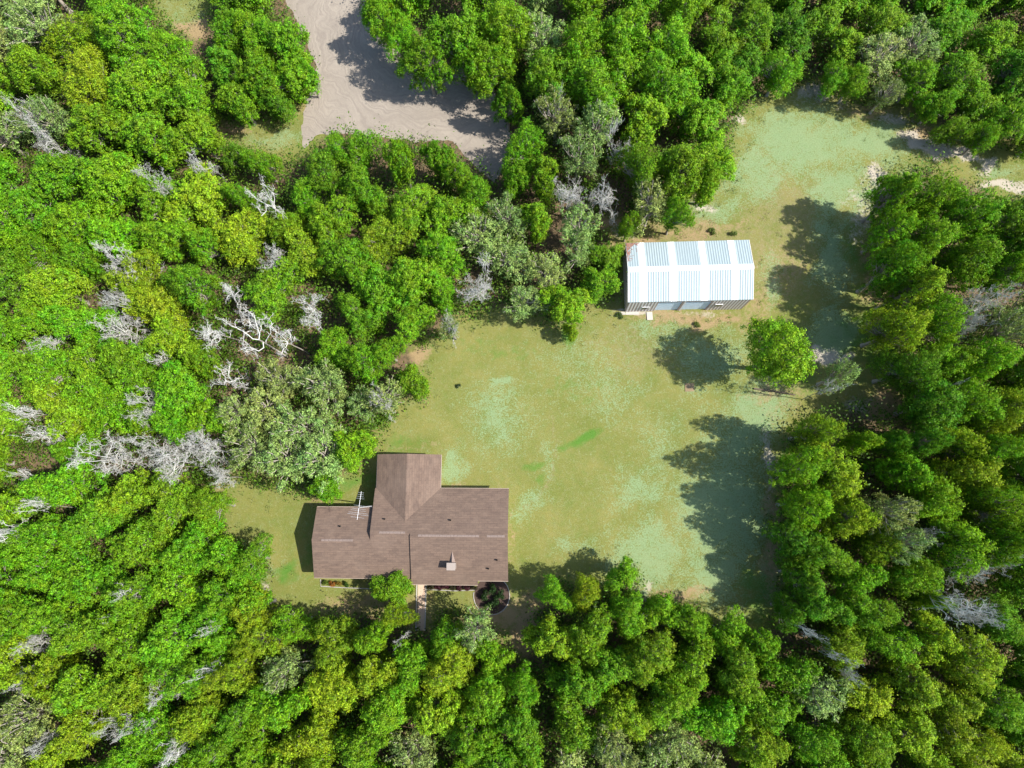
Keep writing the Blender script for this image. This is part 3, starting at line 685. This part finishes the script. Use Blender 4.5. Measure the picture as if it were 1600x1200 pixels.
# step face between the two front slopes
st = MB(); st.prism(hl([(-11.94, -3.4, zSm(-3.4)-.1), (-11.94, -7.8, zSm(-7.8)-.1), (-11.94, -7.8, zSe(-7.8)-.01), (-11.94, -3.4, zSe(-3.4)-.01)]), (.05, 0, 0)); st.build('roof_step', M_DARKM, house)
M_FAS = simple('tan_fascia', (.30, .24, .19), .7, .1, 3)
def fbox(x0, x1, y0, y1, z0, z1): MB().box(x0-HO.x, x1-HO.x, y0-HO.y, y1-HO.y, z0, z1-.06).build('fascia', M_FAS, house)
fbox(-15.60, -15.545, .97, 4.12, E0-.2, E0-.02); fbox(-9.455, -9.41, .97, 4.12, E0-.2, E0-.03); fbox(-9.4, -3, .953, 1.0, E0-.2, E0-.03)
fbox(-21.1, -11.96, -7.40, -7.352, zSm(-7.35)-.2, zSm(-7.35)-.02); fbox(-11.95, -5.8, -7.90, -7.852, zSe(-7.85)-.2, zSe(-7.85)-.02); fbox(-5.79, -3, -7.5, -7.452, zSe(-7.45)-.2, zSe(-7.45)-.02)
fbox(-21.1, -15.7, -.848, -.80, 2.66, 2.84)

def opening(kind, x, y, w, z0, h, facing):
    """facing 's','n','e','w'"""
    m, g = MB(), MB(); t = .05
    if facing in 'sn':
        s = -1 if facing == 's' else 1
        for a in ((x-w/2-t, x-w/2, z0, z0+h), (x+w/2, x+w/2+t, z0, z0+h), (x-w/2-t, x+w/2+t, z0+h, z0+h+t), (x-w/2-t, x+w/2+t, z0-t, z0), (x-.02, x+.02, z0, z0+h)):
            m.box(a[0]-HO.x, a[1]-HO.x, min(y, y+s*.05)-HO.y, max(y, y+s*.05)-HO.y, a[2], a[3])
        g.box(x-w/2-HO.x, x+w/2-HO.x, min(y, y+s*.02)-HO.y, max(y, y+s*.02)-HO.y, z0, z0+h)
    else:
        s = -1 if facing == 'w' else 1
        for a in ((y-w/2-t, y-w/2, z0, z0+h), (y+w/2, y+w/2+t, z0, z0+h), (y-w/2-t, y+w/2+t, z0+h, z0+h+t), (y-w/2-t, y+w/2+t, z0-t, z0)):
            m.box(min(x, x+s*.05)-HO.x, max(x, x+s*.05)-HO.x, a[0]-HO.y, a[1]-HO.y, a[2], a[3])
        g.box(min(x, x+s*.02)-HO.x, max(x, x+s*.02)-HO.x, y-w/2-HO.y, y+w/2-HO.y, z0, z0+h)
    f = m.build(kind, M_WHITE, house); g.build('pane' if kind == 'window' else 'panel', M_GLASS if kind == 'window' else M_CHIM, f)
for x in (-18.6, -9.3, -7.2, -4.6): opening('window', x, -6.955, 1.2, .9, 1.2, 's')
opening('door', -11.3, -6.955, .95, .06, 2.05, 's')
for x in (-13.4, -11.2): opening('window', x, 3.755, 1.1, 1.0, 1.1, 'n')
for x in (-7.5, -5.2): opening('window', x, .505, 1.3, 1.0, 1.1, 'n')
opening('window', -3.395, -3.0, 1.3, 1.0, 1.1, 'e'); opening('window', -20.705, -4.2, 1.2, 1.0, 1.1, 'w')
# chimney, cricket, vents
zc = zSe(-5.9); ch = MB(); X0, X1, Y0, Y1 = -8.45, -7.75, -6.33, -5.77
ch.box(X0-HO.x, X1-HO.x, Y0-HO.y, Y1-HO.y, zc-.35, zc+1.05)
chm = ch.build('chimney', M_CHIM, house, .01)
cr = MB(); cr.box(X0-.05-HO.x, X1+.05-HO.x, Y0-.05-HO.y, Y1+.05-HO.y, zc+1.052, zc+1.12); cr.build('chimney_cap', M_CHIM, chm, .01)
ck = MB(); ck.prism(hl([(X0+.05, Y1+.004, zSe(Y1)+.0), (X1-.05, Y1+.004, zSe(Y1)), (-8.1, Y1+.004, zSe(Y1)+.38)]), (0, .01, 0))
bmc = bmesh.new(); vs = [bmc.verts.new(p) for p in hl([(X0+.05, Y1+.01, zSe(Y1)-.02), (X1-.05, Y1+.01, zSe(Y1)-.02), (-8.1, Y1+.01, zSe(Y1)+.42), (-8.1, Y1+1.05, zSe(Y1+1.05)+.02)])]
for f in ((0, 1, 2), (0, 2, 3), (1, 3, 2), (0, 3, 1)): bmc.faces.new([vs[i] for i in f])
bmesh.ops.recalc_face_normals(bmc, faces=bmc.faces[:]); me = bpy.data.meshes.new('cricket'); bmc.to_mesh(me); bmc.free(); link('cricket', me, M_CAP, house); ck.bm.free()
for vx, vy, zf in ((-8.3, -1.95, zN), (-4.0, -5.5, zSe), (-4.8, -6.3, zSe), (-14.4, -1.9, zN), (-18.6, -2.6, lambda y: zSm(-3.85)-SL*(y+3.85))):
    z = zf(vy); tube_obj('vent_pipe', [([(vx-HO.x, vy-HO.y, z-.05), (vx-HO.x, vy-HO.y, z+.28)], .075), ([(vx-HO.x, vy-HO.y, z+.24), (vx-HO.x, vy-HO.y, z+.30)], .04)], M_DARKM, house)
# television antenna on its mast beside the north wing
at_ = empty('tv_antenna', (-15.75, -1.4, 0)); AO = Vector((-15.75, -1.4, 0)); tag(at_, 'thin metal television antenna on a pole in the roof corner left of the north wing', 'antenna')
atop = P(562, 793, 8.2)
tube_obj('mast', [([tuple(Vector((-15.85, -.7, 0))-AO), tuple(Vector((-15.83, -.75, 3.5))-AO), tuple(atop+Vector((0, 0, .3))-AO)], .05)], M_STEEL, at_)
b0, b1 = P(564.5, 768, 8.2), P(558, 812, 8.2)
tube_obj('boom', [([tuple(b0-AO), tuple(b1-AO)], .018)], M_STEEL, at_, 6)
dv = (b1-b0).normalized(); sv = Vector((dv.y, -dv.x, 0)); el = []
for t, L in ((.04, .5), (.11, .55), (.18, .6), (.25, .7), (.5, .9), (.62, 1.2), (.68, 1.35), (.76, 1.7), (.82, 1.9), (.92, 1.2)):
    c = b0.lerp(b1, t)-AO; el.append(([tuple(c-sv*L/2), tuple(c+sv*L/2)], .008))
tube_obj('elements', el, M_STEEL, at_, 5)

# ------------------------------------------------------------------ metal barn
BR = math.radians(1.1); barn = empty('metal_barn', (14.25, 21.8, 0), BR)
tag(barn, 'metal barn with pale ribbed roof, white skylight strips and two white doors', 'barn')
HX, HY, BE, BS = 5.92, 2.98, 3.6, .30; BRZ = BE + BS*HY
def metal(name, col, var=.12, rough=.45, met=.0, sx=1.0, sy=.3, rust=None):
    m, n, b = newmat(name, rough, .4); co = objco(n, scale=(sx, sy, 1)); z = noise(n, co, 2.2, 5, .65); z2 = noise(n, objco(n), 6, 5, .7)
    c = mix(n, z, tuple(v*(1-var) for v in col), tuple(min(1, v*(1+var)) for v in col))
    if rust:
        sx_ = N(n, 'ShaderNodeSeparateXYZ'); n.links.new(objco(n), sx_.inputs[0])
        fr = math_(n, 'FRACT', math_(n, 'DIVIDE', math_(n, 'ADD', sx_.outputs[0], 20.0), .235))
        ln = math_(n, 'LESS_THAN', fr, .30)
        c = mix(n, math_(n, 'MULTIPLY', ln, .26), c, (.12, .14, .15))
        z3 = noise(n, objco(n), 1.5, 6, .7); r = N(n, 'ShaderNodeMapRange'); r.inputs[1].default_value = rust; r.inputs[2].default_value = rust+.08
        n.links.new(z3, r.inputs[0]); c = mix(n, math_(n, 'MULTIPLY', r.outputs[0], .6), c, (.35, .22, .18))
    n.links.new(c, b.inputs['Base Color']); b.inputs['Metallic'].default_value = met; bump(n, b, z2, .08, .01); return m
M_GALV = metal('galvanised_roof', (.265, .32, .33), .14, .5, .0, rust=.68); M_SKY = metal('white_skylight', (.66, .68, .68), .05, .4); M_TRIM = metal('white_ridge_trim', (.58, .61, .61), .06, .4)
def ribbed(x0, x1, side, z_off=0.0, pitch=.235, h=.020):
    """one roof panel run, side=+1 north, -1 south"""
    prof = []; x = x0
    while x < x1-1e-6:
        for dx, z in ((0, 0), (.02, h), (.06, h), (.08, 0)):
            if x+dx < x1: prof.append((x+dx, z))
        x += pitch
    prof.append((x1, 0)); V_, F_ = [], []
    for px_, pz in prof:
        for t in (0, .5, 1): V_.append((px_, side*HY*(1-t) + side*.12*t, BE+BS*HY*t*(1-.12/HY)+pz+z_off+.02))
    n = len(prof)
    for i in range(n-1):
        for j in (0, 1):
            a = i*3+j; F_.append((a, a+3, a+4, a+1) if side < 0 else (a, a+1, a+4, a+3))
    return V_, F_
cuts = [-HX, -HX+1.08, -HX+1.72, -HX+4.0, -HX+4.62, -HX+6.92, -HX+7.55, -HX+9.75, -HX+10.38, HX]
base = MB()
for s in (-1, 1):
    base.prism([(-HX, s*HY, BE-.06), (-HX, s*HY, BE), (-HX, 0, BRZ), (-HX, 0, BRZ-.06)], (2*HX, 0, 0))
base.build('roof_deck', M_GALV, barn)
for s in (-1, 1):
    for kind in (0, 1):
        for i in range(kind, 9, 2):
            V_, F_ = ribbed(cuts[i], cuts[i+1], s, .006 if kind else 0)
            link('skylight_panel' if kind else 'roof_panel', mesh_from('panel', np.array(V_), [np.array(F_)]), M_SKY if kind else M_GALV, barn)
rc = MB()
for s in (-1, 1): rc.prism([(-HX-.03, s*.26, BRZ-BS*.26+.07), (-HX-.03, s*.26, BRZ-BS*.26+.085), (-HX-.03, 0, BRZ+.095), (-HX-.03, 0, BRZ+.075)], (2*HX+.06, 0, 0))
rc.build('ridge_cap', M_TRIM, barn)
M_SIDING = None
m, n, b = newmat('striped_siding', .6, .3); co = objco(n)
sep = N(n, 'ShaderNodeSeparateXYZ'); n.links.new(co, sep.inputs[0])
z = noise(n, objco(n, scale=(2, 2, .4)), 3, 5); n.links.new(mix(n, z, (.32, .23, .195), (.44, .34, .30)), b.inputs['Base Color']); M_SIDING = m
M_RIB = simple('pale_rib', (.70, .66, .62), .6, .2, 5)
WX, WY = HX-.10, HY-.035
bw = MB()
def bays():   # south wall with two recessed doors
    for a, c in ((-WX, -2.95), (-.62, -.35), (2.2, WX)): bw.box(a, c, -WY, -WY+.12, 0, BE-.07)
    for a, c in ((-2.95, -.62), (-.35, 2.2)): bw.box(a, c, -WY, -WY+.12, 3.15, BE-.07)
bays(); bw.box(-WX, WX, WY-.12, WY, 0, BE-.07)
for s in (-1, 1):
    bw.prism([(s*WX, -WY+.121, 0), (s*WX, WY-.121, 0), (s*WX, WY-.121, BE-.08), (s*WX, 0, BRZ-.09), (s*WX, -WY+.121, BE-.08)], (-s*.12, 0, 0))
bw.build('wall', M_SIDING, barn)
rb = MB()
x = -WX+.1
while x < WX-.1:
    if not (-3.05 < x < 2.25) or (-.6 < x < -.42): rb.box(x, x+.15, -WY-.012, -WY-.001, .03, BE-.1)
    rb.box(x, x+.12, WY+.001, WY+.012, .03, BE-.1); x += .31
y = -WY+.15
while y < WY-.15:
    for s in (-1, 1): rb.box(min(s*(WX+.001), s*(WX+.012)), max(s*(WX+.001), s*(WX+.012)), y, y+.12, .03, BE-.1)
    y += .30
rb.build('siding_ribs', M_RIB, barn)
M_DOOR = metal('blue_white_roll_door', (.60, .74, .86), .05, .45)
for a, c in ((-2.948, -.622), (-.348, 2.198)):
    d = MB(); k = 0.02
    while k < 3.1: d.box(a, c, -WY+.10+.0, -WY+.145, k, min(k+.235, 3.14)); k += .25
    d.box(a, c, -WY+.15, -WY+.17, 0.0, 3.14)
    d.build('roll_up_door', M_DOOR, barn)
for a, zz in ((-4.35, 1.2), (2.7, 1.6)):
    wm = MB(); wm.box(a, a+.75, -WY-.10, -WY-.035, zz, zz+.65); wo_ = wm.build('window', M_STEEL, barn)
    g = MB(); g.box(a+.06, a+.69, -WY-.115, -WY-.101, zz+.06, zz+.59); g.build('pane', M_GLASS, wo_)
eb = MB(); eb.box(WX+.03, WX+.25, -.9, -.45, 2.2, 2.6); eb.build('vent_box', M_TRIM, barn)
bt = MB()
for s in (-1, 1): bt.prism([(s*(HX+.001), s2*HY, BE-.12+(BS*HY if s2 == 0 else 0)) for s2 in (-1, 0, 1)] + [(s*(HX+.001), s2*HY, BE+.03+(BS*HY if s2 == 0 else 0)) for s2 in (1, 0, -1)], (s*.03, 0, 0))
bt.build('gable_trim', M_RIB, barn)
M_RUST = simple('rust_stain', (.27, .14, .10), .9, .4, 3)
# rust brown debris lying on the north-west corner of the roof
dpos = []
for i in range(420):
    u = rng.exponential(.45); vv = rng.exponential(.10) if rng.random() < .7 else rng.exponential(.9)
    if rng.random() < .5: u, vv = rng.exponential(.10), rng.exponential(.7)
    if u > 1.3 or vv > 2: continue
    yy = HY-.06-vv; dpos.append((-HX+.04+u, yy, BE+BS*(HY-yy)+.06))
dp = np.array(dpos); o = link('leaf_litter', leaves_mesh('leaf_litter', dp, np.tile([0, .3, 1.], (len(dp), 1))+rng.normal(size=(len(dp), 3))*.2, .15), M_RUST)
o.location = barn.location; o.rotation_euler = barn.rotation_euler
tag(o, 'reddish brown fallen leaves on the top left corner of the barn roof', 'leaf litter', kind='stuff')
M_CONC = simple('pale_concrete', (.36, .335, .295), .9, .15, 3); M_PEACH = simple('peach_pavers', (.44, .32, .235), .9, .15, 5)

# ------------------------------------------------------------------ small things on the ground
def quad_px(name, pts, z, th_, mat): 
    return sheet(name, [P(*p) for p in pts], z, mat, th_)
o = quad_px('concrete_step', [(1010, 488), (1019, 487.5), (1020, 500), (1011, 500.5)], .0, .1, M_CONC); tag(o, 'small pale concrete slab on the grass at the barn side door', 'step')
o = quad_px('concrete_apron', [(962, 488), (998, 487), (998, 492), (964, 492)], .0, .05, M_CONC); tag(o, 'narrow pale concrete strip at the lower left corner of the barn', 'concrete strip')
o = quad_px('front_walk', [(653.5, 905), (666, 905), (663.5, 985), (652, 985)], .008, .03, M_PEACH); tag(o, kind='structure')
for k, (a, c) in enumerate((((651.7, 905), (650, 985)), ((666.3, 905), (663.9, 985)))):
    A, B = P(*a), P(*c); d = (B-A).normalized(); s = Vector((-d.y, d.x, 0))*.07
    o = sheet('walk_kerb', [A-s*.7, A+s*.7, B+s*.7, B-s*.7], .002, M_CONC, .09)
    tag(o, 'white kerb along the %s side of the peach front walk' % ('left', 'right')[k], 'kerb', 'white kerbs of the front walk')
M_EDGE = simple('weathered_edging', (.30, .28, .25), .9, .25, 6)
def edging(name, pts, label, r=.05, mat=M_EDGE):
    o = tube_obj(name, [([(p.x, p.y, .05) for p in pts], r)], mat, None, 6); tag(o, label, 'bed edging'); return o
cc = P(768, 932)
edging('bed_edging', [Vector((cc.x+math.cos(a)*1.72, cc.y+.1+math.sin(a)*1.78, 0)) for a in np.linspace(-3.3, .95, 40)], 'curved pale edging round the flower bed at the lower right house corner', .045)
edging('bed_edging', [P(668, 921), P(712, 923), P(742, 922)], 'straight pale edging along the shrub row right of the front walk')
edging('bed_edging', [P(501, 905), P(501.5, 916), P(535, 918), P(585, 920)], 'pale edging round the bed at the lower left house corner', .05, M_EDGE)
M_MULCH = simple('dark_mulch', (.055, .035, .028), .95, .4, 9)
tag(sheet('bed_soil', [Vector((cc.x+math.cos(a)*1.66, cc.y+.1+math.sin(a)*1.72, 0)) for a in np.linspace(0, 6.283, 40)[:-1]], .005, M_MULCH), kind='structure')
tag(quad_px('bed_soil', [(668, 900), (742, 900), (742, 921), (668, 920)], .006, 0, M_MULCH), kind='structure')
M_MAROON = leaf_mat('maroon_leaf', .5, .2)
def shrub_mesh(seed, n=900, leaf=.11):
    rg = np.random.default_rng(seed); c = unit(rg.normal(size=(9, 3)) + np.array([0, 0, .6]))*np.array([.32, .32, .28]) + np.array([0, 0, .35])
    k = rg.integers(0, 9, n); d = unit(rg.normal(size=(n, 3)) + np.array([0, 0, .3])); p = c[k] + d*rg.uniform(.08, .24, (n, 1)); p[:, 2] = np.abs(p[:, 2])
    me = leaves_mesh('shrub_leaves', p, d + rg.normal(size=(n, 3))*.4, leaf*rg.uniform(.6, 1.3, n)); me.materials.append(M_LEAF)
    T = Tubes(); 
    for q in c: T.add([(0, 0, 0), q*.5+np.array([0, 0, .03]), q], [.025, .018, .008], 5)
    tm = T.mesh('shrub_stem'); tm.materials.append(M_BARK); return me, tm
SHR = [shrub_mesh(i) for i in range(3)]
def shrub(x, y, R, h, col, label, group=None):
    p = P(x, y, h*.6); t = empty('shrub', (p.x, p.y, 0), rnd.uniform(0, 6.28)); t.scale = (R/.5, R/.5, h/.75)
    a, b = rnd.choice(SHR); c = link('foliage', a, None, t); c.color = (*col, 1); link('stem', b, None, t); tag(t, label, 'shrub', group); return t
ordn = ['first', 'second', 'third', 'fourth', 'fifth', 'sixth', 'seventh']
for i in range(7): shrub(673+i*11.3, 917+rnd.uniform(-1, 1), .38, .7, (.075, .022, .028) if i % 3 else (.05, .05, .02), '%s dark maroon shrub from the front walk in the row along the house' % ordn[i], 'maroon shrubs along the house front')
for x, y, R, ps in ((757, 930, .55, 'left'), (772, 940, .6, 'lower middle'), (784, 928, .5, 'right'), (768, 921, .55, 'upper middle'), (762, 946, .4, 'bottom')):
    shrub(x, y, R, .9, (.022, .06, .012), 'dark green shrub at the %s of the round flower bed' % ps, 'shrubs in the round flower bed')
for x, y, c, d_ in ((509, 911, (.10, .16, .015), 'green'), (519, 912, (.30, .13, .02), 'orange leaved'), (529, 912, (.22, .17, .02), 'yellow leaved'), (541, 913, (.05, .12, .015), 'dark green')):
    shrub(x, y, .34, .55, c, '%s shrub in the edged bed at the lower left house corner' % d_, 'shrubs in the lower left bed')
shrub(643, 922, .4, .6, (.12, .2, .02), 'light green shrub at the left edge of the front walk top')
shrub(968, 493, .42, .4, (.06, .11, .02), 'dark spiky weed clump at the lower left barn corner')
shrub(716, 603, .28, .3, (.04, .07, .02), 'tiny dark seedling alone on the lawn right of the left woods')
shrub(1090, 507, .4, .4, (.13, .19, .03), 'low green weed clump below the barn doors')
shrub(1113, 361, .42, .45, (.11, .17, .03), 'left of two low green weed clumps above the barn')
shrub(1146, 365, .42, .45, (.11, .17, .03), 'right of two low green weed clumps above the barn')
shrub(1375, 325, .3, .4, (.10, .16, .02), 'low weed clump under the trees at the right edge of the clearing')
sq = sheet('square_hatch', [P(1070, 599), P(1084, 599), P(1084.5, 611.5), P(1070.5, 612)], .004, simple('brown_board', (.20, .145, .08), .9, .3, 5), .05)
tag(sq, 'flat square brown board lying on the lawn below the barn', 'board')
A, B = P(1178, 607, .12), P(1243, 617, .12)
o = tube_obj('fallen_pole', [([tuple(A), tuple(A.lerp(B, .5)+Vector((0, .03, .02))), tuple(B)], [.09, .08, .06])], simple('old_pole', (.11, .085, .06), .9, .3, 5)); tag(o, 'thin dark straight pole lying on the grass under the lone tree', 'pole')
